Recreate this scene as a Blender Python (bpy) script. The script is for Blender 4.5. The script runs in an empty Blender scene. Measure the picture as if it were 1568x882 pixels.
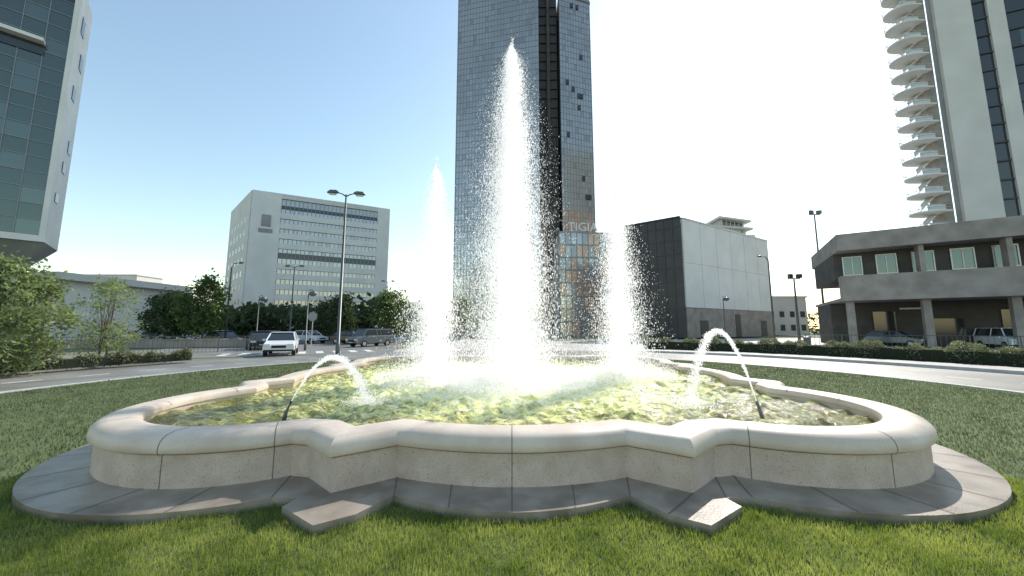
import bpy, math, random
import numpy as np
from mathutils import Vector
random.seed(7); rng=np.random.default_rng(7)
S=bpy.context.scene
R=math.radians
# ---------------------------------------------------------------- materials
def mat(name, col, rough=.7, metal=0., col2=None, nscale=5., bump=0., bscale=40., spec=.5, detail=6., contrast=(.35,.65)):
    m=bpy.data.materials.new(name); m.use_nodes=True; nt=m.node_tree; N=nt.nodes; L=nt.links
    b=N['Principled BSDF']; b.inputs['Roughness'].default_value=rough; b.inputs['Metallic'].default_value=metal
    b.inputs['Specular IOR Level'].default_value=spec
    b.inputs['Base Color'].default_value=(*col,1)
    tc=N.new('ShaderNodeTexCoord')
    if col2:
        n=N.new('ShaderNodeTexNoise'); n.inputs['Scale'].default_value=nscale; n.inputs['Detail'].default_value=detail
        L.new(tc.outputs['Object'],n.inputs['Vector'])
        r=N.new('ShaderNodeValToRGB'); r.color_ramp.elements[0].position=contrast[0]; r.color_ramp.elements[1].position=contrast[1]
        r.color_ramp.elements[0].color=(*col,1); r.color_ramp.elements[1].color=(*col2,1)
        L.new(n.outputs['Fac'],r.inputs['Fac']); L.new(r.outputs['Color'],b.inputs['Base Color'])
    if bump:
        n2=N.new('ShaderNodeTexNoise'); n2.inputs['Scale'].default_value=bscale; n2.inputs['Detail'].default_value=8
        L.new(tc.outputs['Object'],n2.inputs['Vector'])
        bp=N.new('ShaderNodeBump'); bp.inputs['Strength'].default_value=bump; bp.inputs['Distance'].default_value=.02
        L.new(n2.outputs['Fac'],bp.inputs['Height']); L.new(bp.outputs['Normal'],b.inputs['Normal'])
    return m
def leafmat(name,c1,c2,scale=1.5,tr=.45,rough=.5):
    m=mat(name,c1,rough,col2=c2,nscale=scale,spec=.35)
    nt=m.node_tree;N=nt.nodes;L=nt.links;b=N['Principled BSDF'];out=N['Material Output']
    t=N.new('ShaderNodeBsdfTranslucent'); mx=N.new('ShaderNodeMixShader'); mx.inputs[0].default_value=tr
    ramp=[n for n in N if n.type=='VALTORGB'][0]
    g=N.new('ShaderNodeMixRGB'); g.blend_type='MULTIPLY'; g.inputs[0].default_value=1; g.inputs[2].default_value=(1.7,1.8,.9,1)
    L.new(ramp.outputs['Color'],g.inputs[1]); L.new(g.outputs[0],t.inputs['Color'])
    L.new(b.outputs[0],mx.inputs[1]); L.new(t.outputs[0],mx.inputs[2]); L.new(mx.outputs[0],out.inputs['Surface'])
    return m
def speckle(m,scale,col,thr=.42,amt=.7):
    """small dark mineral grains / stains mixed over the base colour"""
    nt=m.node_tree;N=nt.nodes;L=nt.links;b=N['Principled BSDF']; src=b.inputs['Base Color'].links[0].from_socket
    tc=N.new('ShaderNodeTexCoord'); v=N.new('ShaderNodeTexNoise'); v.inputs['Scale'].default_value=scale; v.inputs['Detail'].default_value=3
    r=N.new('ShaderNodeValToRGB'); r.color_ramp.elements[0].position=thr-.08; r.color_ramp.elements[1].position=thr; r.color_ramp.elements[0].color=(amt,)*3+(1,); r.color_ramp.elements[1].color=(0,0,0,1)
    x=N.new('ShaderNodeMixRGB'); x.inputs[2].default_value=(*col,1)
    L.new(tc.outputs['Object'],v.inputs['Vector']); L.new(v.outputs['Fac'],r.inputs[0]); L.new(r.outputs[0],x.inputs[0]); L.new(src,x.inputs[1]); L.new(x.outputs[0],b.inputs['Base Color'])
M={}
M['stone']=mat('stone',(.56,.455,.37),.5,col2=(.68,.575,.48),nscale=2.2,bump=.12,bscale=70,detail=9)
M['stone_wall']=mat('stone_wall',(.52,.41,.335),.7,col2=(.64,.53,.45),nscale=5,bump=.35,bscale=110,contrast=(.3,.7),detail=10)
speckle(M['stone_wall'],75,(.22,.17,.13),.42,.6); speckle(M['stone'],60,(.33,.26,.21),.38,.4)
M['paving']=mat('paving',(.24,.195,.155),.36,col2=(.38,.32,.265),nscale=2.5,bump=.12,bscale=60,detail=9)
speckle(M['paving'],1.6,(.15,.12,.09),.47,.6)
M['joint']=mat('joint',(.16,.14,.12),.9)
M['soil']=mat('soil',(.08,.11,.035),.95,col2=(.12,.15,.05),nscale=2.5,bump=.6,bscale=50)
M['ground']=mat('ground',(.13,.15,.08),.95,col2=(.2,.2,.15),nscale=.15,bump=.3,bscale=10)
M['asphalt']=mat('asphalt',(.19,.18,.165),.42,col2=(.28,.265,.24),nscale=.5,bump=.3,bscale=80)
M['kerb']=mat('kerb',(.4,.39,.37),.7,col2=(.5,.49,.47),nscale=4)
M['sidewalk']=mat('sidewalk',(.38,.35,.33),.7,col2=(.47,.44,.41),nscale=1.5,bump=.2,bscale=50)
M['paint']=mat('paint',(.75,.75,.73),.6,col2=(.55,.55,.53),nscale=8)
M['glass_a']=mat('glass_a',(.37,.375,.375),.16,.65,col2=(.45,.455,.455),nscale=.08)
M['glass_b']=mat('glass_b',(.33,.335,.34),.18,.65)
M['glass_c']=mat('glass_c',(.45,.46,.47),.16,.7)
M['glass_dark']=mat('glass_dark',(.03,.035,.04),.08,0.,spec=.8)
M['glass_teal']=mat('glass_teal',(.12,.15,.145),.1,.7)
M['glass_teal2']=mat('glass_teal2',(.15,.19,.185),.12,.7)
M['copper_refl']=mat('copper_reflection_glass',(.58,.40,.31),.25,.55,col2=(.44,.32,.26),nscale=.6)  # warm brown reflection painted into the glass base colour
M['mull']=mat('mullion',(.28,.28,.285),.5,.3)
M['dkpanel']=mat('dark_panel',(.035,.033,.034),.5,col2=(.055,.05,.05),nscale=.3)
M['white']=mat('white_panel',(.68,.67,.65),.6,col2=(.76,.75,.73),nscale=.3)
M['cream']=mat('cream_panel',(.58,.56,.53),.7,col2=(.66,.64,.61),nscale=.2,bump=.1,bscale=4)
M['grey']=mat('grey_panel',(.25,.25,.25),.7,col2=(.33,.33,.33),nscale=.3)
M['conc']=mat('concrete',(.25,.22,.195),.8,col2=(.35,.315,.285),nscale=.8,bump=.3,bscale=20,detail=10)
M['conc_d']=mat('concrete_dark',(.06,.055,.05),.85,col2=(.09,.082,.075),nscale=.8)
M['metal']=mat('lamp_metal',(.12,.13,.13),.45,.6)
M['metal_l']=mat('light_metal',(.5,.5,.5),.4,.6)
M['lens']=mat('lamp_lens',(.7,.7,.65),.2)
M['bark']=mat('bark',(.10,.075,.05),.9,col2=(.16,.12,.09),nscale=12,bump=.6,bscale=30)
M['leaf']=leafmat('leaf',(.05,.085,.03),(.11,.15,.06))
M['leaf_l']=leafmat('leaf_light',(.12,.15,.085),(.24,.28,.17))
M['leaf_d']=leafmat('leaf_dark',(.03,.05,.02),(.07,.095,.045),tr=.3)
M['hedge']=leafmat('hedge_leaf',(.08,.095,.055),(.26,.26,.2),2.5,tr=.35)
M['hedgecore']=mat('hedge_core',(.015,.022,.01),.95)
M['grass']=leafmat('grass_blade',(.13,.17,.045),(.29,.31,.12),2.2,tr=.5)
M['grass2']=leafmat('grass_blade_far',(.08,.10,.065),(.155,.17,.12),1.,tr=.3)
M['rubber']=mat('rubber',(.02,.02,.02),.8)
M['car_w']=mat('car_white',(.75,.76,.77),.25)
M['car_d']=mat('car_dark',(.03,.035,.04),.2,.3)
M['car_g']=mat('car_grey',(.2,.21,.22),.25,.5)
M['red']=mat('tail_light',(.4,.02,.02),.3)
# ---------------------------------------------------------------- mesh helpers
class MB:
    def __init__(s): s.v=[];s.f=[];s.m=[]
    def add(s,vs,fs,mi=0):
        o=len(s.v); s.v+= [tuple(p) for p in vs]; s.f+=[tuple(i+o for i in f) for f in fs]; s.m+=[mi]*len(fs)
    def box(s,c,size,rz=0,mi=0):
        x,y,z=[a/2 for a in size]; cs,sn=math.cos(rz),math.sin(rz); vs=[]
        for dz in(-z,z):
            for dx,dy in((-x,-y),(x,-y),(x,y),(-x,y)):
                vs.append((c[0]+dx*cs-dy*sn,c[1]+dx*sn+dy*cs,c[2]+dz))
        s.add(vs,[(3,2,1,0),(4,5,6,7),(0,1,5,4),(1,2,6,5),(2,3,7,6),(3,0,4,7)],mi)
    def prism(s,poly,z0,z1,mi=0):
        n=len(poly); s.add([(p[0],p[1],z0) for p in poly]+[(p[0],p[1],z1) for p in poly],
          [tuple(range(n))[::-1],tuple(range(n,2*n))]+[(i,(i+1)%n,(i+1)%n+n,i+n) for i in range(n)],mi)
    def wbox(s,P,Q,z0,z1,d0,d1,mi=0):
        """box along wall line P->Q between outward offsets d0..d1"""
        dx,dy=Q[0]-P[0],Q[1]-P[1]; l=math.hypot(dx,dy); nx,ny=dy/l,-dx/l
        s.prism([(P[0]+nx*d1,P[1]+ny*d1),(Q[0]+nx*d1,Q[1]+ny*d1),(Q[0]+nx*d0,Q[1]+ny*d0),(P[0]+nx*d0,P[1]+ny*d0)],z0,z1,mi)
    def tube(s,pts,rad,n=8,mi=0):
        o=len(s.v); k=len(pts)
        for i,p in enumerate(pts):
            p=Vector(p); a=Vector(pts[max(i-1,0)]);b=Vector(pts[min(i+1,k-1)]); t=(b-a).normalized()
            u=t.cross(Vector((0,0,1)) if abs(t.z)<.95 else Vector((1,0,0))).normalized(); w=t.cross(u)
            r=rad[i] if hasattr(rad,'__len__') else rad
            for j in range(n):
                an=2*math.pi*j/n; q=p+(u*math.cos(an)+w*math.sin(an))*r; s.v.append(tuple(q))
        for i in range(k-1):
            for j in range(n):
                s.f.append((o+i*n+j,o+i*n+(j+1)%n,o+(i+1)*n+(j+1)%n,o+(i+1)*n+j)); s.m.append(mi)
        s.f.append(tuple(o+j for j in range(n))[::-1]); s.m.append(mi)
        s.f.append(tuple(o+(k-1)*n+j for j in range(n))); s.m.append(mi)
    def obj(s,name,mats,parent=None,smooth=False,bevel=0,loc=None,rz=0):
        me=bpy.data.meshes.new(name); me.from_pydata(s.v,[],s.f); me.update()
        for m in mats: me.materials.append(M[m])
        me.polygons.foreach_set('material_index',s.m)
        if smooth: me.polygons.foreach_set('use_smooth',[True]*len(s.f))
        o=bpy.data.objects.new(name,me); S.collection.objects.link(o); o.parent=parent
        if loc: o.location=loc
        o.rotation_euler[2]=rz
        if bevel:
            b=o.modifiers.new('b','BEVEL'); b.width=bevel; b.segments=2; b.limit_method='ANGLE'
        return o
def empty(name,loc=(0,0,0),rz=0):
    e=bpy.data.objects.new(name,None); S.collection.objects.link(e); e.location=loc; e.rotation_euler[2]=rz; e.empty_display_size=.5; return e
def fast(name,V,T,m,parent=None,smooth=False):
    me=bpy.data.meshes.new(name); V=np.asarray(V,dtype=np.float32); T=np.asarray(T,dtype=np.int32)
    me.vertices.add(len(V)); me.vertices.foreach_set('co',V.ravel())
    me.loops.add(T.size); me.loops.foreach_set('vertex_index',T.ravel())
    me.polygons.add(len(T)); k=T.shape[1]
    me.polygons.foreach_set('loop_start',np.arange(0,T.size,k,dtype=np.int32))
    if smooth: me.polygons.foreach_set('use_smooth',np.ones(len(T),dtype=bool))
    me.update(calc_edges=True); me.validate()
    me.materials.append(M[m]); o=bpy.data.objects.new(name,me); S.collection.objects.link(o); o.parent=parent
    return o
def leafcloud(C,size,flat=0.):
    """rhombus leaf at every centre"""
    n=len(C); a=rng.normal(size=(n,3)); a/=np.linalg.norm(a,axis=1)[:,None]
    b=rng.normal(size=(n,3)); b-= (b*a).sum(1)[:,None]*a; b/=np.linalg.norm(b,axis=1)[:,None]
    s=(size*rng.uniform(.6,1.4,n))[:,None]
    V=np.stack([C-a*s,C+b*s*.5,C+a*s,C-b*s*.5],1).reshape(-1,3)
    T=np.arange(4*n).reshape(n,4); return V,T
# ---------------------------------------------------------------- camera, light, sky
cam=bpy.data.cameras.new('camera'); co=bpy.data.objects.new('camera',cam); S.collection.objects.link(co)
co.location=(0,0,1.6); co.rotation_euler=(R(90+6.55),0,0); cam.lens=12.4; cam.sensor_width=36; cam.clip_end=6000; cam.clip_start=.05
S.camera=co
el,az=R(39),R(36)
w=bpy.data.worlds.new('World'); S.world=w; w.use_nodes=True
WN=w.node_tree.nodes; WL=w.node_tree.links
sk=WN.new('ShaderNodeTexSky'); sk.sky_type='NISHITA'; sk.sun_disc=False
sk.sun_elevation=el; sk.sun_rotation=az; sk.dust_density=.45; sk.air_density=1.3; sk.ozone_density=1.4
bg=WN['Background']; bg.inputs[1].default_value=.15
tint=WN.new('ShaderNodeMixRGB'); tint.blend_type='MULTIPLY'; tint.inputs[0].default_value=1; tint.inputs[2].default_value=(1.66,1.62,1.42,1)
WL.new(sk.outputs[0],tint.inputs[1]); WL.new(tint.outputs[0],bg.inputs[0])
sl=bpy.data.lights.new('sun','SUN'); sl.energy=5; sl.angle=R(.5); sl.color=(1,.95,.86)
so=bpy.data.objects.new('sun',sl); S.collection.objects.link(so); so.location=(30,40,60)
sd=Vector((math.sin(az)*math.cos(el),math.cos(az)*math.cos(el),math.sin(el)))
so.rotation_euler=sd.to_track_quat('Z','Y').to_euler()
S.view_settings.view_transform='Standard'
# ---------------------------------------------------------------- ground & roads
CY=9.05
def ring(r0,r1,z,a0=0,a1=360,n=180,zb=None,mi=0,mb=None):
    mb=mb or MB(); full=(a1-a0)>=360
    A=[R(a0+(a1-a0)*i/n) for i in range(n+1)]
    for i in range(n):
        p=[(r*math.cos(a),CY+r*math.sin(a)) for a in(A[i],A[i+1]) for r in(r0,r1)]
        a,b,c,d=p
        mb.add([(*a,z),(*b,z),(*d,z),(*c,z)],[(0,1,2,3)],mi)
        if zb is not None:
            mb.add([(*a,z),(*c,z),(*c,zb),(*a,zb)],[(0,1,2,3)],mi)
            mb.add([(*b,z),(*d,z),(*d,zb),(*b,zb)],[(3,2,1,0)],mi)
    return mb
g=MB(); g.add([(-2500,-2500,-.2),(2500,-2500,-.2),(2500,2500,-.2),(-2500,2500,-.2)],[(0,1,2,3)]); g.obj('ground',['ground'])
ring(13,20.2,-.17).obj('roundabout_road',['asphalt'])
g=MB(); g.add([(x,y,-.174) for x,y in((-22,20),(-9,27),(-22,75),(-140,190),(-190,160),(-52,60))],[(0,1,2,3,4,5)]); g.obj('exit_road',['asphalt'])
g=MB(); g.add([(x,y,-.178) for x,y in((12,24),(26,17),(64,12),(110,40),(90,75),(24,58),(6,50),(-8,60),(-10,26))],[(0,1,2,3,4,5,6,7,8)]); g.obj('plaza_pavement',['sidewalk'])
g=MB(); n=96
g.add([(0,CY,-.05)]+[(13.1*math.cos(2*math.pi*i/n),CY+13.1*math.sin(2*math.pi*i/n),-.05) for i in range(n)],[(0,1+i,1+(i+1)%n) for i in range(n)])
g.obj('lawn',['soil'])
ring(13.05,13.3,-.03,zb=-.2).obj('island_kerb',['kerb'])
sw=empty('sidewalk')
ring(20.2,20.45,-.03,-95,62,120,-.2).obj('kerb_a',['kerb'],sw); ring(20.45,22.4,-.04,-95,62,120,-.2).obj('paving_a',['sidewalk'],sw)
ring(20.2,20.45,-.03,152,262,120,-.2).obj('kerb_b',['kerb'],sw); ring(20.45,21.2,-.04,152,262,120,-.2).obj('paving_b',['sidewalk'],sw)
mk=MB()
for i in range(60):
    a=6*i; ring(16.6,16.75,-.166,a,a+3,4,mb=mk)
ring(19.7,19.82,-.166,-95,62,120,mb=mk); ring(19.7,19.82,-.166,152,262,100,mb=mk); ring(13.5,13.62,-.166,mb=mk)
mk.obj('road_marking',['paint'])
zb=MB()
for i in range(9): zb.box((-19.5+i*1.0,24.2+i*.55,-.165),(.5,2.6,.006),R(30))
zb.obj('zebra_crossing',['paint'])
# ---------------------------------------------------------------- fountain
def outline(kind):
    q=[]
    if kind=='wall':
        for i in range(-8,9):
            x=1.22*i/8; q.append((x,-5.10-.24*(1-(i/8)**2)))
        q+=[(1.74,-5.46),(2.16,-5.10)]; c=3.45;r=1.93; s=(2.38,-5.05)
    else:
        for i in range(-8,9):
            x=1.12*i/8; q.append((x,-5.50-.32*(1-(i/8)**2)))
        q+=[(1.33,-5.85),(1.60,-6.02),(2.04,-5.72),(2.0,-5.56)]; c=3.45;r=2.42; s=(2.25,-5.55)
    a0=math.atan2(s[1]+c,s[0]-c)
    a1=math.atan2(-s[0]+c,-s[1]-c)
    for i in range(33):
        a=a0+(a1-a0)*i/32; q.append((c+r*math.cos(a),-c+r*math.sin(a)))
    if kind=='wall': q+=[(5.10,-2.16),(5.46,-1.74)]
    else: q+=[(5.56,-2.0),(5.72,-2.04),(6.02,-1.60),(5.85,-1.33)]
    full=[]
    for k in range(4):
        for x,y in q:
            for _ in range(k): x,y=-y,x
            full.append((x,y))
    return full
WO=outline('wall'); AO=outline('apron')
def offset(poly,d):
    n=len(poly); out=[]
    for i in range(n):
        p0,p,p1=poly[i-1],poly[i],poly[(i+1)%n]
        a=Vector((p[0]-p0[0],p[1]-p0[1])).normalized(); b=Vector((p1[0]-p[0],p1[1]-p[1])).normalized()
        na=Vector((a.y,-a.x)); nb=Vector((b.y,-b.x)); m=(na+nb); m.normalize(); c=max(m.dot(na),.5)
        out.append((p[0]+m.x*d/c,p[1]+m.y*d/c))
    return out
F=empty('fountain',(0,CY,0))
def sweep(poly,prof,mb,mi=0):
    rows=[[(x,y,z) for x,y in offset(poly,d)] for d,z in prof]; n=len(poly)
    vs=[p for r in rows for p in r]; fs=[]
    for k in range(len(prof)-1):
        for i in range(n):
            j=(i+1)%n; fs.append((k*n+i,k*n+j,(k+1)*n+j,(k+1)*n+i))
    mb.add(vs,fs,mi)
wallp=[(.0,.02),(.0,.355),(.012,.362)]
cop=[(.012,.362),(.035,.366),(.05,.378),(.058,.40),(.056,.435),(.042,.478),(.012,.514),(-.035,.538),(-.10,.550),(-.26,.550),(-.32,.543),(-.36,.523),(-.375,.49),(-.375,.44),(-.355,.43),(-.355,.1)]
mb=MB(); sweep(WO,wallp,mb); mb.obj('basin_wall',['stone_wall'],F)
mb=MB(); sweep(WO,cop,mb); o=mb.obj('coping',['stone'],F,smooth=True)
try: o.data.set_sharp_from_angle(angle=R(27))
except Exception as ex: print(ex)
jb=MB()
def joint(i,prof,w=.004,lift=.002):
    rows=[]
    for d,z in prof:
        o_=offset(WO,d+lift if d>-.3 else d-lift); p=Vector(o_[i]); q=Vector(o_[(i+1)%len(WO)]); t=(q-p).normalized()*w
        rows.append(((p.x-t.x,p.y-t.y,z+(lift if z>.5 else 0)),(p.x+t.x,p.y+t.y,z+(lift if z>.5 else 0))))
    for a,b in zip(rows,rows[1:]): jb.add([a[0],a[1],b[1],b[0]],[(0,1,2,3)])
NQ=len(WO)//4
for k in range(4):
    for li in (8,19+1,19+9,19+17,19+25,19+31):
        joint((k*NQ+li)%len(WO),wallp+cop[:13])
jb.obj('masonry_joints',['joint'],F)
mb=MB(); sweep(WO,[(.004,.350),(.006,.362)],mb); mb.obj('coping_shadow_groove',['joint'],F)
ap=MB(); n=len(AO); ap.add([(x,y,.03) for x,y in AO],[tuple(range(n))]); 
ap.add([(x,y,.03) for x,y in AO]+[(x,y,-.12) for x,y in AO],[(i,i+n,(i+1)%n+n,(i+1)%n) for i in range(n)])
ap.obj('apron_paving',['paving'],F)
aj=MB()
AQ=len(AO)//4
def strip(a,b,w=.005,z=.034):
    a=Vector(a);b=Vector(b);t=(b-a).normalized();u=Vector((-t.y,t.x))*w
    aj.add([(a.x-u.x,a.y-u.y,z),(a.x+u.x,a.y+u.y,z),(b.x+u.x,b.y+u.y,z),(b.x-u.x,b.y-u.y,z)],[(0,3,2,1)])
for k in range(4):
    for s in (0,4,8,12,16): strip(AO[(k*AQ+s)%n],WO[(k*NQ+s)%len(WO)])
    for s in range(0,33,4): strip(AO[(k*AQ+21+s)%n],WO[(k*NQ+19+s)%len(WO)])
    strip(AO[(k*AQ+17)%n],WO[(k*NQ+17)%len(WO)]); strip(AO[(k*AQ+20)%n],WO[(k*NQ+18)%len(WO)])
aj.obj('apron_joints',['joint'],F)
# water
WM=bpy.data.materials.new('pool_water'); M['water']=WM; WM.use_nodes=True; N=WM.node_tree.nodes; L=WM.node_tree.links
b=N['Principled BSDF']; b.inputs['Roughness'].default_value=.06; b.inputs['IOR'].default_value=1.33
tc=N.new('ShaderNodeTexCoord')
n1=N.new('ShaderNodeTexNoise'); n1.inputs['Scale'].default_value=5.5; n1.inputs['Detail'].default_value=10; n1.inputs['Roughness'].default_value=.65; n1.inputs['Distortion'].default_value=.8
r1=N.new('ShaderNodeValToRGB'); r1.color_ramp.elements[0].position=.38; r1.color_ramp.elements[1].position=.58
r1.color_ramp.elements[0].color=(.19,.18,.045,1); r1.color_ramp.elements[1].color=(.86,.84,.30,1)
ln=N.new('ShaderNodeVectorMath'); ln.operation='LENGTH'
n2=N.new('ShaderNodeTexNoise'); n2.inputs['Scale'].default_value=9; n2.inputs['Detail'].default_value=8
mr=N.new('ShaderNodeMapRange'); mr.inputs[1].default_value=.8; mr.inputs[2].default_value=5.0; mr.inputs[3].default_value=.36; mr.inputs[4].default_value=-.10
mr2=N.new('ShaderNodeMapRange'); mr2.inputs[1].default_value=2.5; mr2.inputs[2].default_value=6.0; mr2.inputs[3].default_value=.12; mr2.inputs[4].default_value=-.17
ad=N.new('ShaderNodeMath'); ad.operation='ADD'; ad2=N.new('ShaderNodeMath'); ad2.operation='ADD'
r2=N.new('ShaderNodeValToRGB'); r2.color_ramp.elements[0].position=.58; r2.color_ramp.elements[1].position=.70
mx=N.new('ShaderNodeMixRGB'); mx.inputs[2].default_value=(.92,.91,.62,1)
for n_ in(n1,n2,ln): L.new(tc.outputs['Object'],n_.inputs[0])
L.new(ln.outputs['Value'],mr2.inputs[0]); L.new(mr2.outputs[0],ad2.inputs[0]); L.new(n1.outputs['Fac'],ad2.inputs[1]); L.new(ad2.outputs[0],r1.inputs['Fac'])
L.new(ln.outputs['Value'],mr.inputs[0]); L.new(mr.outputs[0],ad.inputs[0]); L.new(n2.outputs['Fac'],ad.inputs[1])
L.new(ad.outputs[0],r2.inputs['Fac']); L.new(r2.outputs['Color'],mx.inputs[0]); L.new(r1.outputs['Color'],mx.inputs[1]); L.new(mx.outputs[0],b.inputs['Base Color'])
n3=N.new('ShaderNodeTexNoise'); n3.inputs['Scale'].default_value=16; n3.inputs['Detail'].default_value=5
bp=N.new('ShaderNodeBump'); bp.inputs['Strength'].default_value=.8; bp.inputs['Distance'].default_value=.05
L.new(tc.outputs['Object'],n3.inputs[0]); L.new(n3.outputs['Fac'],bp.inputs['Height']); L.new(bp.outputs[0],b.inputs['Normal'])
res=.04; G=np.arange(-5.6,5.6,res); gx,gy=np.meshgrid(G,G)
poly=np.array(offset(WO,-.2)); 
def inside(px,py,poly):
    c=np.zeros(px.shape,bool); n=len(poly)
    for i in range(n):
        x0,y0=poly[i-1]; x1,y1=poly[i]
        if y0==y1: continue
        t=((y0>py)!=(y1>py))&(px<(x1-x0)*(py-y0)/(y1-y0)+x0); c^=t
    return c
jets=[(0,-.55,9.0,1.22),(-1.95,-.35,5.75,.84),(2.78,.15,5.6,.84)]
z=np.full(gx.shape,.37)
for k in range(46):
    a=rng.uniform(0,2*np.pi); f=rng.uniform(3,30); z+= (.04/f**.75)*np.sin(f*(gx*np.cos(a)+gy*np.sin(a))+rng.uniform(0,6)+1.5*np.sin(gx*1.3+k)+1.2*np.cos(gy*1.7-k))
for jx,jy,H,_ in jets:
    d=np.hypot(gx-jx,gy-jy); z+=.06*np.exp(-(d/.9)**2)*(1+.8*rng.normal(size=d.shape)*.5)
nn=len(G); idx=np.arange(nn*nn).reshape(nn,nn)
cx=gx[:-1,:-1]+res/2; cy=gy[:-1,:-1]+res/2; keep=inside(cx,cy,poly)
T=np.stack([idx[:-1,:-1][keep],idx[:-1,1:][keep],idx[1:,1:][keep],idx[1:,:-1][keep]],1)
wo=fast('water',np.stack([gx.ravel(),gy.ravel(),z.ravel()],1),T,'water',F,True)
# spray: droplets scatter the sun on through the plume; the small emission stands in for the many
# scattering bounces inside real white water that the renderer cuts off
SM=bpy.data.materials.new('spray'); M['spray']=SM; SM.use_nodes=True; N=SM.node_tree.nodes; L=SM.node_tree.links
N.remove(N['Principled BSDF'])
d1=N.new('ShaderNodeBsdfDiffuse'); d1.inputs[0].default_value=(.98,.98,.98,1); t1=N.new('ShaderNodeBsdfTranslucent'); t1.inputs[0].default_value=(.99,.99,.99,1)
m1=N.new('ShaderNodeMixShader'); m1.inputs[0].default_value=.65; L.new(d1.outputs[0],m1.inputs[1]); L.new(t1.outputs[0],m1.inputs[2])
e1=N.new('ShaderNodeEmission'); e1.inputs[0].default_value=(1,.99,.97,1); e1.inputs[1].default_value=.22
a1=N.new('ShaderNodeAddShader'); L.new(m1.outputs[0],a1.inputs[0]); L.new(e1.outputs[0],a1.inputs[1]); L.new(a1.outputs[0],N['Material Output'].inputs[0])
def drops(P,s,el_):
    n=len(P); base=np.array([[1,1,1],[1,-1,-1],[-1,1,-1],[-1,-1,1]])*.6
    th=rng.uniform(0,2*np.pi,n); c,sn=np.cos(th),np.sin(th)
    B=np.repeat(base[None],n,0)*s[:,None,None]
    X=B[:,:,0]*c[:,None]-B[:,:,1]*sn[:,None]; Y=B[:,:,0]*sn[:,None]+B[:,:,1]*c[:,None]; Z=B[:,:,2]*el_[:,None]
    V=np.stack([X,Y,Z],2)+P[:,None,:]
    T=np.array([[0,1,2],[0,3,1],[0,2,3],[1,3,2]])[None]+4*np.arange(n)[:,None,None]
    return V.reshape(-1,3),T.reshape(-1,3)
def jet(name,jx,jy,H,Rb,n):
    def R_(h): return Rb*(1-h)**.60*(1-.10*h)+.012
    h=rng.uniform(0,1,n); keep=rng.uniform(0,1,n)<(.55+.45*np.sin(h*37+3*np.sin(h*11))**2)*(1-.74*h**1.5); h=h[keep]; m0=len(h)
    r=R_(h)*np.abs(rng.normal(0,.48,m0)); th=rng.uniform(0,2*np.pi,m0)
    k=rng.integers(0,60,m0); ph=rng.uniform(0,2*np.pi,60)
    th=np.where(rng.uniform(size=m0)<.5,ph[k]+h*1.5,th)
    P=np.stack([jx+r*np.cos(th)+.03*np.sin(h*30),jy+r*np.sin(th),.38+h*(H-.38)],1)
    s=rng.uniform(.005,.0105,m0); e=rng.uniform(1,5,m0)
    m=int(n*.42)
    h2=rng.uniform(0,.97,m)**1.15; r=R_(h2)*np.abs(rng.normal(0,.66,m)); th=rng.uniform(0,2*np.pi,m)
    r=np.where(rng.uniform(size=m)<.08,r*1.5,r); r=np.minimum(r,R_(h2)*1.7+.08)
    P2=np.stack([jx+r*np.cos(th),jy+r*np.sin(th),.38+h2*(H-.38)+rng.normal(0,.05,m)],1); s2=rng.uniform(.004,.009,m); e2=rng.uniform(.8,2.4,m)
    q=n//6; r3=Rb*1.6*np.sqrt(rng.uniform(0,1,q)); th=rng.uniform(0,2*np.pi,q)
    P3=np.stack([jx+r3*np.cos(th),jy+r3*np.sin(th),.38+np.abs(rng.normal(0,.22,q))*(1-.4*r3/Rb/1.6)],1); s3=rng.uniform(.005,.013,q); e3=np.ones(q)
    q=60; P4=np.stack([jx+rng.normal(0,.03,q),jy+rng.normal(0,.03,q),H-.1+np.abs(rng.normal(0,.18,q))],1); s4=rng.uniform(.006,.012,q); e4=rng.uniform(1,4,q)
    V,T=drops(np.concatenate([P,P2,P3,P4]),np.concatenate([s,s2,s3,s4]),np.concatenate([e,e2,e3,e4]))
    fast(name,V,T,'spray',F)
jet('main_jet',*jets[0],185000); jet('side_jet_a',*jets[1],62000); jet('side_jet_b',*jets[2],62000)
def arc(name,p0,p1,zt,nz):
    p0=Vector(p0);p1=Vector(p1); mbn=MB(); pts=[]
    for i in range(25):
        t=i/24; z=(1-t)*p0.z+t*p1.z; 
        a=4*(zt-(p0.z+p1.z)/2); pts.append((p0.x+(p1.x-p0.x)*t+random.uniform(-.006,.006),p0.y+(p1.y-p0.y)*t,z+a*t*(1-t)))
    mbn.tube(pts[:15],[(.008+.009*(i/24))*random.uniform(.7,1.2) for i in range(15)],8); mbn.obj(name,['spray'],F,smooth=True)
    k=4200; t=rng.uniform(.05,1,k)**.8; i=(t*24).astype(int).clip(0,23); A=np.array(pts); fr=(t*24-i)[:,None]
    P=A[i]*(1-fr)+A[i+1]*fr+rng.normal(size=(k,3))*(.008+.045*t[:,None]**2)
    q=900; P2=np.array([p1.x,p1.y,.38])+np.abs(rng.normal(size=(q,3)))*np.array([0,0,.07])+rng.normal(size=(q,3))*np.array([.18,.18,0])
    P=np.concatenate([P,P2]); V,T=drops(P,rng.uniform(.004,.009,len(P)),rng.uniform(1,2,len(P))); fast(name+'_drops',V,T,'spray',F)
    nb=MB(); d=(Vector(pts[1])-Vector(pts[0])).normalized(); b0=p0-d*.02
    nb.tube([(nz[0],nz[1],.2),tuple(b0-d*.12),tuple(b0+d*.02)],[.03,.024,.018],10); nb.obj(name+'_nozzle',['metal'],F,smooth=True)
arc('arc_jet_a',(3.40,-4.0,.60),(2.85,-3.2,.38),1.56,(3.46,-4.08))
arc('arc_jet_b',(-3.05,-4.02,.60),(-2.35,-3.1,.38),1.16,(-3.12,-4.1))
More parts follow.
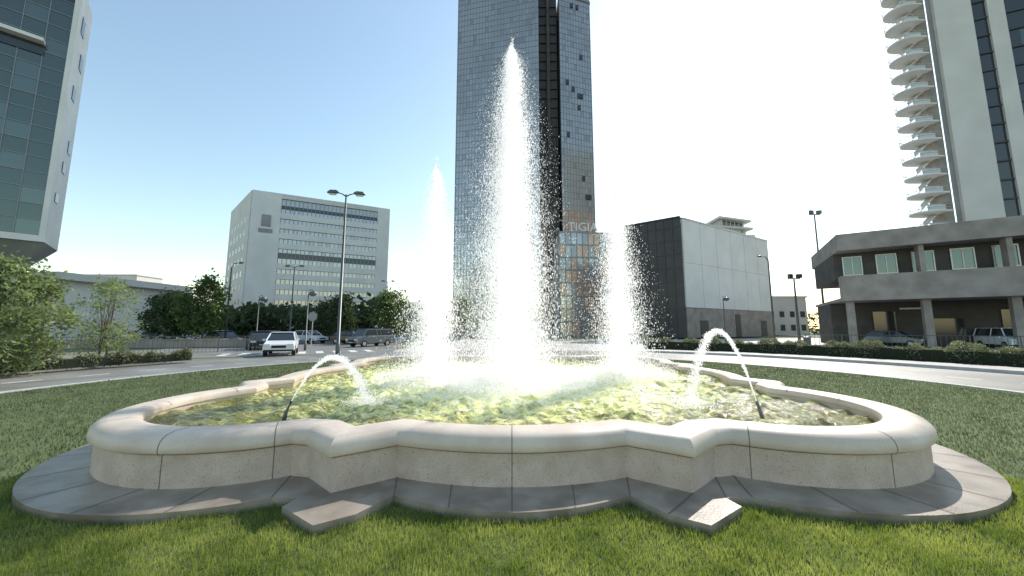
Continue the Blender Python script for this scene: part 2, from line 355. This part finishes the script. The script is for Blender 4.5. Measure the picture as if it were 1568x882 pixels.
for i,(jx,jy,H,_) in enumerate(jets):
    nb=MB(); nb.tube([(jx,jy,.1),(jx,jy,.34),(jx,jy,.46)],[.08,.07,.04],12); nb.obj('jet_nozzle_%d'%i,['metal'],F,smooth=True)
# ---------------------------------------------------------------- grass
def blades(x,y,h,wd,z0=-.05):
    n=len(x); th=rng.uniform(0,2*np.pi,n); lean=rng.normal(0,.42,n)*h; la=rng.uniform(0,2*np.pi,n)
    c,s=np.cos(th)*wd/2,np.sin(th)*wd/2; lx,ly=lean*np.cos(la),lean*np.sin(la)
    z=np.full(n,z0)
    V=np.stack([np.stack([x-c,y-s,z],1),np.stack([x+c,y+s,z],1),
                np.stack([x+c*.7+lx*.35,y+s*.7+ly*.35,z+h*.55],1),np.stack([x-c*.7+lx*.35,y-s*.7+ly*.35,z+h*.55],1),
                np.stack([x+lx,y+ly,z+h],1)],1).reshape(-1,3)
    o=5*np.arange(n)[:,None]
    T=np.concatenate([np.array([[0,1,2]])+o,np.array([[0,2,3]])+o,np.array([[3,2,4]])+o])
    return V,T
apoly=np.array(offset(AO,.01)); 
def lawn(name,n,x0,x1,y0,y1,h,wd,m,rmin=0):
    x=rng.uniform(x0,x1,n); y=rng.uniform(y0,y1,n)
    k=~inside(x,y-CY,apoly)&(np.hypot(x,y-CY)<12.95)&(np.hypot(x,y)>rmin); x=x[k];y=y[k]
    cl=.75+.2*np.sin(x*5.1+np.sin(y*4))*np.cos(y*6.3+1)+.2*np.sin(x*17+3*np.sin(y*11))*np.sin(y*23+2*np.sin(x*9))+rng.uniform(-.3,.45,len(x))
    V,T=blades(x,y,h*np.clip(cl,.35,1.6),wd*rng.uniform(.7,1.3,len(x))); fast(name,V,T,m,GR)
GR=empty('grass')
lawn('near_blades',230000,-5.5,5.5,1.7,4.3,.055,.0045,'grass')
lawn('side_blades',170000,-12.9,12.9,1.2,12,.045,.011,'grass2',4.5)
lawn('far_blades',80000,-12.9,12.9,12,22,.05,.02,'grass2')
lawn('back_blades',40000,-10,10,-4,1.8,.06,.012,'grass')
# ---------------------------------------------------------------- vegetation
def tree(name,x,y,h,cw,n,size,m='leaf',trunk=.06,cz=.35,clumps=45,spread=.3,z0=-.15):
    T_=empty(name,(x,y,z0)); mb=MB(); th=h*cz
    top=(random.uniform(-.1,.1),random.uniform(-.1,.1),h*.8)
    mb.tube([(0,0,0),(0.02*h*random.uniform(-1,1),0,th),top],[trunk,trunk*.75,trunk*.25],8)
    cs=[]
    for i in range(clumps):
        a=random.uniform(0,6.28); u=random.uniform(0,1); zz=th*.8+(h-th*.8)*u
        prof=math.sin(math.pi*(.15+.8*u))**.7; rr=cw/2*prof*random.uniform(.25,1)
        c=(rr*math.cos(a),rr*math.sin(a),zz); cs.append(c)
        if i%2==0:
            s=random.uniform(.3,.8)*min(zz,h*.75); mb.tube([(0,0,s),(c[0]*.5,c[1]*.5,(s+zz)/2+.05*h),c],[trunk*.35,trunk*.22,trunk*.08],5)
    mb.obj('trunk',['bark'],T_,smooth=True)
    cs=np.array(cs); k=rng.integers(0,len(cs),n); C=cs[k]+rng.normal(size=(n,3))*spread*rng.uniform(.5,1.2,(n,1))
    V,T=leafcloud(C,size); fast('crown',V,T,m,T_)
tree('young_tree',-18.6,12.8,3.9,3.6,12000,.075,'leaf_l',.05,.10,75,.24,0)
tree('young_tree',-22.5,15.5,4.2,3.6,9000,.08,'leaf_l',.05,.12,55,.26,0)
tree('sapling',-19.8,17.2,4.1,2.6,1700,.065,'leaf_l',.035,.2,50,.2)
tree('sapling',-21.4,18.9,4.2,2.8,1500,.065,'leaf_l',.035,.2,46,.2)
for (x,y,h,c) in[(-30.5,35,6.6,4.2),(-36,38,5.2,4.5),(-41,42,5.6,5),(-21.5,45,5.8,3.8),(-15.3,45,6.2,4.6),(-12.5,52,5.5,5),(-8,55,6,6),(-27,52,5.5,4)]:
    tree('tree',x,y,h,c,4500,.16,'leaf_d' if h<6 else 'leaf',.12,.3,45,.45)
C=[];
for i in range(70):
    t=i/69; x=-150+130*t+random.uniform(-3,3); y=78+20*math.sin(t*5)+random.uniform(-5,5)
    h=random.uniform(4,7.5); n=260; u=rng.normal(size=(n,3)); u/=np.linalg.norm(u,axis=1)[:,None]; u*=rng.uniform(.5,1,(n,1))
    C.append(u*np.array([4,3,h/2])+np.array([x,y,h/2]))
for i in range(30):
    x=60+i*5+random.uniform(-2,2); y=105+random.uniform(-6,6); h=random.uniform(4,8); n=200
    u=rng.normal(size=(n,3)); u/=np.linalg.norm(u,axis=1)[:,None]; C.append(u*np.array([4,3,h/2])+np.array([x,y,h/2]))
V,T=leafcloud(np.concatenate(C),.55); fast('distant_trees',V,T,'leaf_d')
def hedge(name,r,a0,a1,wd,h,n,z0=-.1):
    H=empty(name); nseg=60; mb=MB()
    for i in range(nseg):
        b0=R(a0+(a1-a0)*i/nseg); b1=R(a0+(a1-a0)*(i+1)/nseg)
        q=[((r+s*wd*.34)*math.cos(b),CY+(r+s*wd*.34)*math.sin(b)) for b,s in((b0,-1),(b0,1),(b1,1),(b1,-1))]
        hh=h*.66*random.uniform(.85,1); mb.prism(q[::-1],z0,z0+hh)
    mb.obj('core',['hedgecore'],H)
    t=rng.uniform(0,1,n); a=np.radians(a0+(a1-a0)*t); lump=.82+.14*np.sin(t*140)+.12*np.sin(t*57+2)+.08*np.sin(t*331)
    u=rng.uniform(-1,1,n); v=rng.uniform(0,1,n)**.6; rr=r+u*wd/2*(1-.3*v**3)*lump; z=z0+v*h*lump+rng.normal(0,.03,n)
    C=np.stack([rr*np.cos(a),CY+rr*np.sin(a),z],1); V,T=leafcloud(C,.045); fast('leaves',V,T,'hedge',H)
hedge('hedge',23.3,-30,62,1.1,1.0,70000)
hedge('hedge',19.6,150,222,.9,.55,40000,-.04)
# ---------------------------------------------------------------- building helpers
def lerp(P,Q,t): return (P[0]+(Q[0]-P[0])*t,P[1]+(Q[1]-P[1])*t)
def panels(mb,P,Q,z0,z1,nx,nz,off,mis,jit=.006,gap=.0):
    dx,dy=Q[0]-P[0],Q[1]-P[1]; l=math.hypot(dx,dy); ox,oy=dy/l,-dx/l
    for i in range(nx):
        for k in range(nz):
            a=lerp(P,Q,i/nx); b=lerp(P,Q,(i+1)/nx); za=z0+(z1-z0)*k/nz; zb_=z0+(z1-z0)*(k+1)/nz; w_=l/nx
            o=[off+random.uniform(-jit,jit)*w_ for _ in range(3)]; o.append(o[0]+o[2]-o[1])
            q=[(a,za,o[0]),(b,za,o[1]),(b,zb_,o[2]),(a,zb_,o[3])]
            mb.add([(p[0]+ox*d,p[1]+oy*d,zz) for p,zz,d in q],[(0,1,2,3)],random.choice(mis) if not callable(mis) else mis(i,k))
def mull(mb,P,Q,z0,z1,nx,nz,d0,d1,wv=.12,wh=.15):
    l=math.hypot(Q[0]-P[0],Q[1]-P[1])
    for i in range(nx+1):
        c=i/nx; h=wv/2/l; mb.wbox(lerp(P,Q,max(0,c-h)),lerp(P,Q,min(1,c+h)),z0,z1,d0,d1)
    for k in range(nz+1):
        z=z0+(z1-z0)*k/nz; mb.wbox(P,Q,z-wh/2,z+wh/2,d0,d1-.01)
# ------------- central tower
E=empty('glass_tower')
P0,P1=(-18.2,110),(8.6,104); P2,P3=(15.6,106.5),(26.4,110); 
core=MB(); core.prism([P0,P1,(9.2,112),(8,138),(-16,138)],0,124); core.prism([(8.9,109.5),(15.2,109.5),(16,136),(8,137)],0,121); core.prism([P2,P3,(25,134),(15.4,134)],0,113)
core.obj('core',['dkpanel'],E)
gl=MB(); mu=MB()
panels(gl,P0,P1,0,124,26,62,.25,[0]*9+[1,2],.002); mull(mu,P0,P1,0,124,26,62,.1,.34,.12,.12)
def cf(i,k): return 3 if k<19 and random.random()<.85 else random.choice([0,0,0,0,0,0,2,1])  # lower floors mostly get the painted brown reflection
panels(gl,P2,P3,0,113,11,56,.25,cf,.002); mull(mu,P2,P3,0,113,11,56,.1,.34,.12,.12)
PL=(-16,138); panels(gl,PL,P0,0,124,16,62,.25,[0,0,1]); mull(mu,PL,P0,0,124,16,62,.1,.4)
PR=(25,134); panels(gl,P3,PR,0,113,14,56,.25,[0,0,1,2]); mull(mu,P3,PR,0,113,14,56,.1,.4)
gl.obj('glazing',['glass_a','glass_b','glass_c','copper_refl'],E); mu.obj('mullions',['mull'],E)
rc=MB()
for k in range(36): rc.wbox((9.2,109.3),(15.0,109.3),k*3.36+.2,k*3.36+.6,0,.25)
rc.wbox((11.6,109.3),(12.6,109.3),0,121,.05,1.2); rc.obj('recess_bands',['conc_d'],E)
op=MB()
for i in range(14):
    t=random.randint(1,9)/11; z=random.randint(10,54)*2.018; a=lerp(P2,P3,t); b_=lerp(P2,P3,t+.08); op.wbox(a,b_,z+.2,z+1.7,.4,.7)
op.obj('open_windows',['glass_dark'],E)
rf=MB(); rf.wbox(P2,P3,113,114.2,-.5,.6); rf.wbox(P3,PR,113,114.2,-.5,.6); rf.obj('parapet',['mull'],E)
# podium with letters
E=empty('glass_podium_building'); A,B=(11.5,84),(31.5,86); b=MB(); b.prism([A,B,(31,100),(12,99)],0,25.2); b.obj('walls',['grey'],E)
g=MB(); panels(g,A,B,0,25,14,8,.15,[0,0,1,2,2]); g.obj('glazing',['glass_a','glass_b','copper_refl'],E)
g=MB(); mull(g,A,B,0,25,14,8,.05,.3,.15,.3); g.obj('mullions',['mull'],E)
cu=bpy.data.curves.new('sign_letters','FONT'); cu.body='TIGIA'; cu.size=3.0; cu.extrude=.12; to=bpy.data.objects.new('roof_sign_letters',cu); S.collection.objects.link(to)
to.location=(13.6,83.7,25.3); to.rotation_euler=(R(90),0,R(6)); cu.materials.append(M['white']); to.parent=E
# ------------- office block mid-left
E=empty('office_block')
A,B,C_=(-64.8,85),(-35.6,99.5),(-83,101.5); D_=(-54,118); H=36
b=MB(); b.prism([A,B,D_,C_],0,H-.6); b.obj('core',['cream'],E)
fl=11; a1_,b1_=lerp(A,B,.19),lerp(A,B,.90)
g=MB(); panels(g,a1_,b1_,3.5,H-3.9,24,fl*2,.12,lambda i,k: random.choice([0,0,0,1]) if (k%2==1) else 1); g.obj('glazing',['glass_c','glass_a'],E)
sp=MB()
sp.wbox(A,a1_,0,H,.02,.6); sp.wbox(b1_,B,0,H,.02,.6)
for k in range(fl): 
    z=3.5+k*(H-7.4)/fl
    if k==6: continue
    sp.wbox(a1_,b1_,z,z+1.45,.1,.5)
sp.obj('facade_panels',['white'],E)
dk=MB(); dk.wbox(a1_,b1_,H-3.9,H-3.0,.1,.3); z=3.5+6*(H-7.4)/fl; dk.wbox(a1_,b1_,z+.1,z+1.6,.13,.2); dk.obj('dark_bands',['glass_dark'],E)
tp=MB(); tp.wbox(a1_,b1_,H-1.3,H,.02,.6); panels(tp,a1_,b1_,H-3.0,H-1.3,18,1,.2,[1]); tp.obj('top_band',['cream','glass_a'],E)
mu=MB(); mull(mu,a1_,b1_,3.5,H-1.3,24,1,.1,.34,.12,.1); mu.obj('mullions',['mull'],E)
sd2=MB(); sd2.wbox(C_,A,0,H,.02,.3); sd2.obj('side_wall',['cream'],E)
lg=MB(); c0=lerp(A,B,.07); c1=lerp(A,B,.13); lg.wbox(c0,c1,H-9,H-6,.6,.75); lg.wbox(lerp(A,B,.055),lerp(A,B,.145),H-10.6,H-9.6,.6,.72); lg.obj('wall_logo',['grey'],E)
w5=MB()
for k in range(8):
    for j in range(5):
        t=.15+j*.16; w5.wbox(lerp(C_,A,t),lerp(C_,A,t+.06),4+k*3.5,5.4+k*3.5,.3,.33)
w5.obj('side_windows',['glass_b'],E)
# ------------- black and white hall on the right
E=empty('black_and_white_hall'); K,Rr,Lf=(29.5,60),(55.8,76),(21.6,66); bk=(48,86)
b=MB(); b.prism([K,Rr,bk,Lf],0,20.0); b.obj('core',['grey'],E)
b=MB(); b.wbox(K,Rr,5.2,20.6,.01,.35); b.obj('white_facade',['white'],E)
b=MB()
for i in range(1,6): b.wbox(lerp(K,Rr,i/6-.001),lerp(K,Rr,i/6+.001),5.2,20.6,.35,.355)
b.wbox(K,Rr,12.9,12.95,.35,.355); b.obj('panel_joints',['grey'],E)
b=MB(); b.wbox(K,Rr,0,5.17,.01,.25); 
b.obj('grey_plinth',['conc'],E)
b=MB(); b.wbox(Lf,K,0,20.9,.01,.35)
for i in range(1,7): b.wbox(lerp(Lf,K,i/7-.01),lerp(Lf,K,i/7+.01),0,20.9,.35,.5)
for i in range(1,9): b.wbox(Lf,K,i*2.4,i*2.4+.12,.35,.45)
b.wbox(Lf,lerp(Lf,K,1.),20.9,21.1,-.3,.6)
b.obj('black_cladding',['dkpanel'],E)
b=MB(); b.wbox(K,Rr,20.6,20.85,-.2,.45); b.obj('roof_edge',['metal_l'],E)
b=MB(); b.wbox(lerp(K,Rr,.50),lerp(K,Rr,.56),0,4.3,.25,.3); b.wbox(lerp(K,Rr,.12),lerp(K,Rr,.2),0,3,.25,.3); b.wbox(lerp(K,Rr,.82),lerp(K,Rr,.9),0,3.2,.25,.3); b.obj('doors',['dkpanel'],E)
E=empty('terraced_apartment_building'); b=MB(); wd=MB()
for i,(x0,x1,z1) in enumerate([(55,79,30),(58,78,32),(60,77.5,34.5),(67,77,37)]):
    b.prism([(x0,110),(x1,114),(x1-2,128),(x0,126)],z1-4 if i else 0,z1-.7); b.prism([(x0-1.5,108.2),(x1+1.5,112.6),(x1+1,129),(x0-1,127)],z1-.7,z1)
    for j in range(5): wd.wbox(lerp((x0,110),(x1,114),.08+j*.18),lerp((x0,110),(x1,114),.2+j*.18),z1-2.4,z1-.9,.02,.1)
b.obj('terraces',['cream'],E); wd.obj('windows',['glass_dark'],E)
# ------------- left glass building
E=empty('angular_glass_building',(1.5,0,0)); P,Q=(-66,16.2),(-47.5,34); Rr=(-51,37.7); Bk=(-69.5,20)
b=MB(); b.prism([P,Q,Rr,Bk],10,38.2); b.obj('core',['white'],E)
g=MB(); q2=lerp(P,Q,.985); panels(g,P,q2,10.6,35.6,17,16,.12,[0,0,0,0,0,1],.003); g.obj('glazing',['glass_teal','glass_teal2'],E)
g=MB(); mull(g,P,q2,10.6,35.6,17,16,.05,.2,.05,.06); g.obj('mullions',['mull'],E)
g=MB(); g.wbox(P,Q,10,10.6,.0,.3); g.wbox(P,lerp(P,Q,.93),30.0,30.35,.1,1.0); g.wbox(P,Q,37.2,38.4,.0,.5); g.wbox(q2,Q,10.6,37.2,.0,.3); g.obj('trim',['white'],E)
g=MB(); g.wbox(P,lerp(P,Q,.93),28.9,29.9,.15,.25); g.wbox(P,Q,35.7,37.1,.02,.1); g.obj('dark_ledge',['glass_dark'],E)
g=MB()
for k,(t,z) in enumerate([(.35,33.5),(.6,30),(.4,26),(.7,20.5),(.5,18),(.3,14.5)]):
    g.wbox(lerp(Q,Rr,t-.12),lerp(Q,Rr,t+.12),z,z+1.9-.2*k,.02,.06)
g.obj('side_windows',['glass_dark'],E)
g=MB()
low=[(P[0]+ -1.5,P[1]+2),(Q[0]-2.2,Q[1]+.3),(Rr[0]-.8,Rr[1]-1.2),(Bk[0],Bk[1])]
v=[(*p,9.98) for p in(P,Q,Rr,Bk)]+[(*p,8.2) for p in low]
g.add(v,[(0,1,5,4),(1,2,6,5),(2,3,7,6),(3,0,4,7),(7,6,5,4)]); g.obj('sloped_soffit',['grey'],E)
g=MB()
for t in(.25,.6,.85): c=lerp(P,Q,t); g.tube([(c[0]-2.5,c[1]+2.5,-.2),(c[0]-2.5,c[1]+2.5,8.3)],.45,14)
g.obj('columns',['conc'],E,smooth=True)
E=empty('low_office_building'); A,B=(-82,46),(-56,43.5); b=MB(); b.prism([A,B,(-55,60),(-82,62)],0,7.6); b.obj('walls',['white'],E)
b=MB(); b.wbox((-83,46),(-55,43.2),7.6,8.5,-15,.8); b.obj('roof_slab',['cream'],E)
b=MB(); panels(b,A,B,.4,6.6,12,2,.05,[0,1]); b.obj('glazing',['glass_teal2','glass_dark'],E)
b=MB(); mull(b,A,B,.2,6.8,12,2,.02,.3,.5,.5); b.obj('pillars',['white'],E)
# ------------- concrete building right
E=empty('concrete_parking_building'); A=(33.7,36); d=(.85,-.526); B=(A[0]+d[0]*34,A[1]+d[1]*34); nb_=(.526,.85)
def bk_(p,k): return (p[0]+nb_[0]*k,p[1]+nb_[1]*k)
b=MB(); b.wbox(A,B,9.5,11.2,-13,.6); b.obj('roof_parapet',['conc'],E)
b=MB(); b.wbox(A,B,4.35,6.85,-.3,.9); b.wbox(lerp(A,B,.0),B,4.4,4.7,-13,-.31); b.obj('balcony_band',['conc'],E)
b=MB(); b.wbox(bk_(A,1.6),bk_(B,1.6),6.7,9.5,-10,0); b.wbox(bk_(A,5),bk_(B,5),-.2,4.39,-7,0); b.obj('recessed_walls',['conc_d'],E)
b=MB(); wn=MB()
for i in range(13):
    t=.02+i*.075; a=bk_(lerp(A,B,t),1.6); c=bk_(lerp(A,B,t+.045),1.6); wn.wbox(a,c,7.2,9.0,.02,.06); b.wbox(a,c,9.0,9.12,.02,.14); b.wbox(a,c,7.08,7.2,.02,.14)
    b.wbox(a,lerp(a,c,.06),7.2,9,.02,.14); b.wbox(lerp(a,c,.94),c,7.2,9,.02,.14); b.wbox(lerp(a,c,.48),lerp(a,c,.52),7.2,9,.06,.12)
wn.obj('windows',['glass_teal'],E); b.obj('window_frames',['metal_l'],E)
b=MB()
for i in range(7): 
    c=bk_(lerp(A,B,.02+i*.155),.3); b.box((c[0],c[1],2.05),(.55,.55,4.6),math.atan2(d[1],d[0]))
    if i>0: c3=bk_(lerp(A,B,.02+i*.155),.25); b.box((c3[0],c3[1],8.2),(.35,.9,2.6),math.atan2(d[1],d[0]))
b.obj('columns',['conc'],E)
b=MB()
for i,(t,w_) in enumerate([(.1,.05),(.22,.07),(.36,.07),(.52,.06)]):
    b.wbox(bk_(lerp(A,B,t),4.9),bk_(lerp(A,B,t+w_),4.9),-.15,2.6 if i%2 else 3.4,.0,.06)
b.obj('garage_doors',['glass_dark'],E)
b=MB(); b.wbox(bk_(lerp(A,B,.16),4.8),bk_(lerp(A,B,.22),4.8),3.6,3.75,0,.1); b.obj('shop_light',['white'],E)
# ------------- high-rise right
E=empty('residential_high_rise',(.6,0,0)); A=(69.5,54); d=(.914,-.406); HH=96
def al(t): return (A[0]+d[0]*t,A[1]+d[1]*t)
b=MB(); b.prism([al(0),al(26),(al(26)[0]+22,al(26)[1]+14),(A[0]+22,A[1]+14)],0,HH); b.obj('core',['grey'],E)
b=MB(); b.wbox(al(.6),al(4.8),0,HH,.02,.7); b.wbox(al(6.6),al(8.4),0,HH,.02,.5); b.wbox(al(12.5),al(16),0,HH,.02,.6); b.obj('light_piers',['cream'],E)
b=MB(); panels(b,al(4.8),al(6.6),0,HH,1,32,.1,[0]); panels(b,al(8.4),al(12.5),0,HH,3,32,.1,[0,0,0,1]); panels(b,al(16),al(24),0,HH,4,32,.1,[0,1]); b.obj('window_strips',['glass_dark','glass_teal'],E)
b=MB()
for k in range(33):
    z=k*3.0; b.wbox(al(4.8),al(6.6),z,z+.25,.1,.3); b.wbox(al(8.4),al(12.5),z,z+.25,.1,.3)
b.obj('floor_lines',['dkpanel'],E)
b=MB(); b.box((69.4,55.6,HH/2),(1.3,2.4,HH),R(-20)); b.obj('stair_piers',['conc'],E)
b=MB(); rl=MB()
for k in range(32):
    z=2+k*3.0; n=10; cx_,cy_=66.8,55.6
    pts=[(cx_+2.0*math.cos(R(90+180*i/n)),cy_+1.9*math.sin(R(90+180*i/n))) for i in range(n+1)]+[(68.7,cy_-1.9),(68.7,cy_+1.9)]
    b.prism(pts,z,z+.24); b.prism([(cx_-1.2,cy_-1.3),(cx_+1.4,cy_-1.5),(cx_+1.4,cy_-1.4),(cx_-1.2,cy_-1.2)],z+.24,z+1.2)
    b.add([(cx_-1.6,cy_-.3,z+.2),(cx_-1.6,cy_+.9,z+.2),(cx_+1.3,cy_+.9,z+3.0),(cx_+1.3,cy_-.3,z+3.0),(cx_-1.6,cy_-.3,z+.0),(cx_-1.6,cy_+.9,z+.0),(cx_+1.3,cy_+.9,z+2.75),(cx_+1.3,cy_-.3,z+2.75)],[(0,3,2,1),(4,5,6,7),(0,4,7,3),(1,2,6,5)])
    for hh in(.65,1.15): rl.tube([(p[0],p[1],z+hh) for p in pts[:n+2]],.045,5)
    for i in range(0,n+1,2): rl.tube([(pts[i][0],pts[i][1],z+.24),(pts[i][0],pts[i][1],z+1.15)],.035,4)
b.obj('stair_landings',['white'],E); rl.obj('stair_railings',['metal_l'],E)
for (x,y,w_,h) in[(88,80,7,16),(66,90,10,9),(-120,120,30,14),(-40,150,26,12),(60,150,30,16),(-160,140,30,22)]:
    E=empty('distant_apartment_block',(x,y,0)); b=MB(); b.box((0,0,h/2),(w_,10,h)); b.box((0,0,h+.2),(w_+.6,10.6,.4)); b.obj('walls',['cream'],E); g=MB()
    for k in range(int(h/3.2)):
        for j in range(int(w_/2.5)): g.box((-w_/2+1.4+j*2.5,-5.02,1.8+k*3.2),(1.1,.06,1.4))
    g.obj('windows',['glass_dark'],E)
# ---------------------------------------------------------------- street furniture
def street_lamp(x,y,h,arm,rz=0,name='street_lamp',r=.09):
    E=empty(name,(x,y,-.15),rz); b=MB(); b.tube([(0,0,0),(0,0,.9),(0,0,.92),(0,0,h)],[r*1.3,r*1.3,r,r*.55],10); 
    hd=MB()
    for s in(-1,1):
        b.tube([(0,0,h-.12),(s*arm*.5,0,h+.02),(s*arm,0,h+.08)],[r*.45,r*.4,r*.3],8)
        hd.tube([(s*arm*.9,0,h+.1),(s*(arm+.12),0,h+.13),(s*(arm+.45),0,h+.1),(s*(arm+.62),0,h+.06)],[.05,.12,.14,.04],10)
    b.obj('pole',['metal'],E,smooth=True); hd.obj('lamp_heads',['metal'],E,smooth=True)
    g=MB()
    for s in(-1,1): g.box((s*(arm+.3),0,h-.03),(.4,.18,.04))
    g.obj('lamp_lens',['lens'],E)
street_lamp(-9.9,20.3,9.7,.45,R(10))
street_lamp(-27.5,44,9.5,.6); street_lamp(-22,62,10,.6)
def lantern(x,y,h,name='lantern_post'):
    E=empty(name,(x,y,-.15)); b=MB(); b.tube([(0,0,0),(0,0,.6),(0,0,.62),(0,0,h)],[.09,.09,.05,.04],10); b.tube([(0,0,h-.1),(0,0,h+.25),(.25,0,h+.38),(.35,0,h+.2)],.025,6)
    b.obj('post',['metal'],E,smooth=True); g=MB(); g.tube([(.35,0,h+.22),(.35,0,h+.1),(.35,0,h-.1),(.35,0,h-.2)],[.06,.3,.26,.1],12); g.obj('lantern_head',['metal'],E,smooth=True)
lantern(22.8,38,4.9); lantern(-16.8,29,4.6); lantern(-23,32,4.4)
def floodpole(x,y,h):
    E=empty('floodlight_mast',(x,y,-.15)); b=MB(); b.tube([(0,0,0),(0,0,h)],[.16,.09],8); b.box((0,0,h),(1.6,.12,.12)); b.obj('mast',['metal'],E)
    g=MB(); g.box((-.55,-.15,h+.3),(.6,.3,.5),.3); g.box((.55,-.15,h+.3),(.6,.3,.5),-.3); g.obj('floodlights',['metal'],E)
floodpole(44.2,50,18.3); floodpole(35.5,44,8)
def single(x,y,h,dx,name):
    E=empty(name,(x,y,-.15)); b=MB(); b.tube([(0,0,0),(0,0,h-.5),(dx*.3,0,h-.05),(dx,0,h)],[.1,.07,.05,.04],8); b.obj('pole',['metal'],E,smooth=True)
    g=MB(); g.tube([(dx*.9,0,h),(dx*1.1,0,h+.03),(dx*1.5,0,h)],[.05,.13,.05],8); g.obj('lamp_head',['metal'],E,smooth=True)
single(29.5,40,10,-.8,'curved_street_lamp'); single(-29,36,8.5,.8,'curved_street_lamp')
E=empty('traffic_sign',(-13.5,24,-.15)); b=MB(); b.tube([(0,0,0),(0,0,2.9)],.03,8); b.obj('post',['metal_l'],E); b=MB(); b.tube([(0,-.05,2.55),(0,-.08,2.55)],.3,24); b.obj('sign_disc',['grey'],E)
b=MB(); b.tube([(0,-.045,2.55),(0,-.06,2.55)],.33,24); b.obj('sign_rim',['metal'],E)
def fence(name,P,Q,h,step=.25):
    E=empty(name); b=MB(); l=math.hypot(Q[0]-P[0],Q[1]-P[1]); n=int(l/step)
    for z in(.15,h): b.tube([(*P,z),(*Q,z)],.03,6)
    for i in range(n+1):
        p=lerp(P,Q,i/n); b.tube([(*p,-.2),(*p,h+.02)],.04 if i%8==0 else .014,5)
    b.obj('railings',['metal'],E)
fence('metal_fence',(-40,22),(-19,29),1.0); fence('metal_fence',(26,31.5),(52,16.5),1.05,.3)
E=empty('low_wall'); b=MB(); b.wbox((-48,30),(-22,33.5),-.2,.55,-.3,0); b.wbox((-48.05,30),(-21.95,33.5),.55,.63,-.36,.06); b.obj('masonry',['conc'],E)
E=empty('litter_bin',(27.0,32.6,-.18)); b=MB(); b.tube([(0,0,.1),(0,0,.15),(0,0,.95),(0,0,1.0),(0,0,1.08)],[.22,.26,.28,.3,.12],14); b.box((0,0,.05),(.12,.12,.12)); b.obj('bin_body',['metal'],E)
# ---------------------------------------------------------------- cars
def car(name,x,y,rz,paint,L_=4.3,W=1.78,H=1.5,van=False):
    E=empty(name,(x,y,-.17),rz)  # front faces -Y
    h=L_/2
    if van: low=[(-h,.32),(-h+.02,.85),(-h+.75,1.08),(h-.04,1.08),(h,.9),(h,.35)]; top=[(-h+.7,1.06),(-h+1.25,H),(h-.18,H),(h-.03,1.06)]
    else: low=[(-h,.34),(-h+.0,.62),(-h+.1,.78),(-h+1.15,.98),(h-.25,1.0),(h-.03,.9),(h,.6),(h-.02,.35)]; top=[(-h+1.05,.96),(-h+1.8,H-.03),(-h+2.3,H),(h-.75,H-.03),(h-.15,.98)]
    def loft(prof,w0,w1,zmin,zmax,mb,mi):
        n=len(prof); V=[]
        for sgn in(-1,1):
            for (yy,zz) in prof:
                f=(zz-zmin)/(zmax-zmin); V.append((sgn*(w0+(w1-w0)*f)/2,yy,zz))
        mb.add(V,[tuple(range(n)),tuple(range(2*n-1,n-1,-1))]+[(i+n,(i+1)%n+n,(i+1)%n,i) for i in range(n)],mi)
    b=MB(); loft(low,W,W*.96,.3,1.0,b,0); o=b.obj('body',[paint],E,bevel=.07)
    b=MB(); loft(top,W*.93,W*.74,.96,H,b,0); b.obj('windows',['glass_dark'],E,bevel=.05)
    b=MB(); ys=[p[0] for p in top if p[1]>H-.1]; b.box((0,(min(ys)+max(ys))/2,H+.005),(W*.74,max(ys)-min(ys)+.12,.06)); b.obj('roof',[paint],E,bevel=.03)
    b=MB()
    for s in(-1,1):
        f0,f1=top[0],top[1]; r0,r1=top[-1],top[-2]
        for p,q in((f0,f1),(r0,r1)): b.tube([(s*W*.465,p[0],p[1]),(s*W*.375,q[0],q[1])],.045,6)
        b.tube([(s*W*.47,.15,.98),(s*W*.375,.15,H-.01)],.035,6)
        b.box((s*(W/2+.09),top[0][0]+.35,1.02),(.16,.1,.13))
    b.obj('pillars_and_mirrors',[paint],E)
    b=MB()
    for s in(-1,1):
        for yy in(-h+.82,h-.82):
            b.tube([(s*(W/2-.2),yy,.32),(s*(W/2+.01),yy,.32)],.32,18,0); b.tube([(s*(W/2+.012),yy,.32),(s*(W/2+.02),yy,.32)],.19,12,1)
    b.obj('wheels',['rubber','metal_l'],E)
    b=MB()
    for s in(-1,1): b.box((s*W*.36,-h+.03,.70),(.34,.12,.15),0,0); b.box((s*W*.43,h-.02,.80),(.16,.08,.3),0,1)
    b.box((0,-h-.01,.60),(.8,.05,.16),0,2); b.box((0,-h-.02,.42),(.5,.03,.11),0,0); b.box((0,-h+.0,.36),(W*.9,.08,.1),0,2)
    b.obj('lights_and_grille',['lens','red','rubber'],E)
car('white_car',-16.1,25.0,R(28),'car_w'); car('dark_car',-21.9,31,R(40),'car_d'); car('grey_suv',-14.3,36,R(-30),'car_g',4.4,1.8,1.7,True)
car('parked_car',-30,37,R(60),'car_d'); car('parked_car',-27,40,R(70),'car_g'); car('parked_car',-24.5,43,R(70),'car_w'); car('parked_car',-19,42,R(80),'car_d')
car('white_van',44.6,32.2,R(-25),'car_w',4.4,1.8,1.8,True); car('parked_car',38.4,35.6,R(20),'car_g')
for i in range(6): car('parked_car',-40-i*3.2,48+i*.5,R(10),random.choice(['car_w','car_d','car_g']))
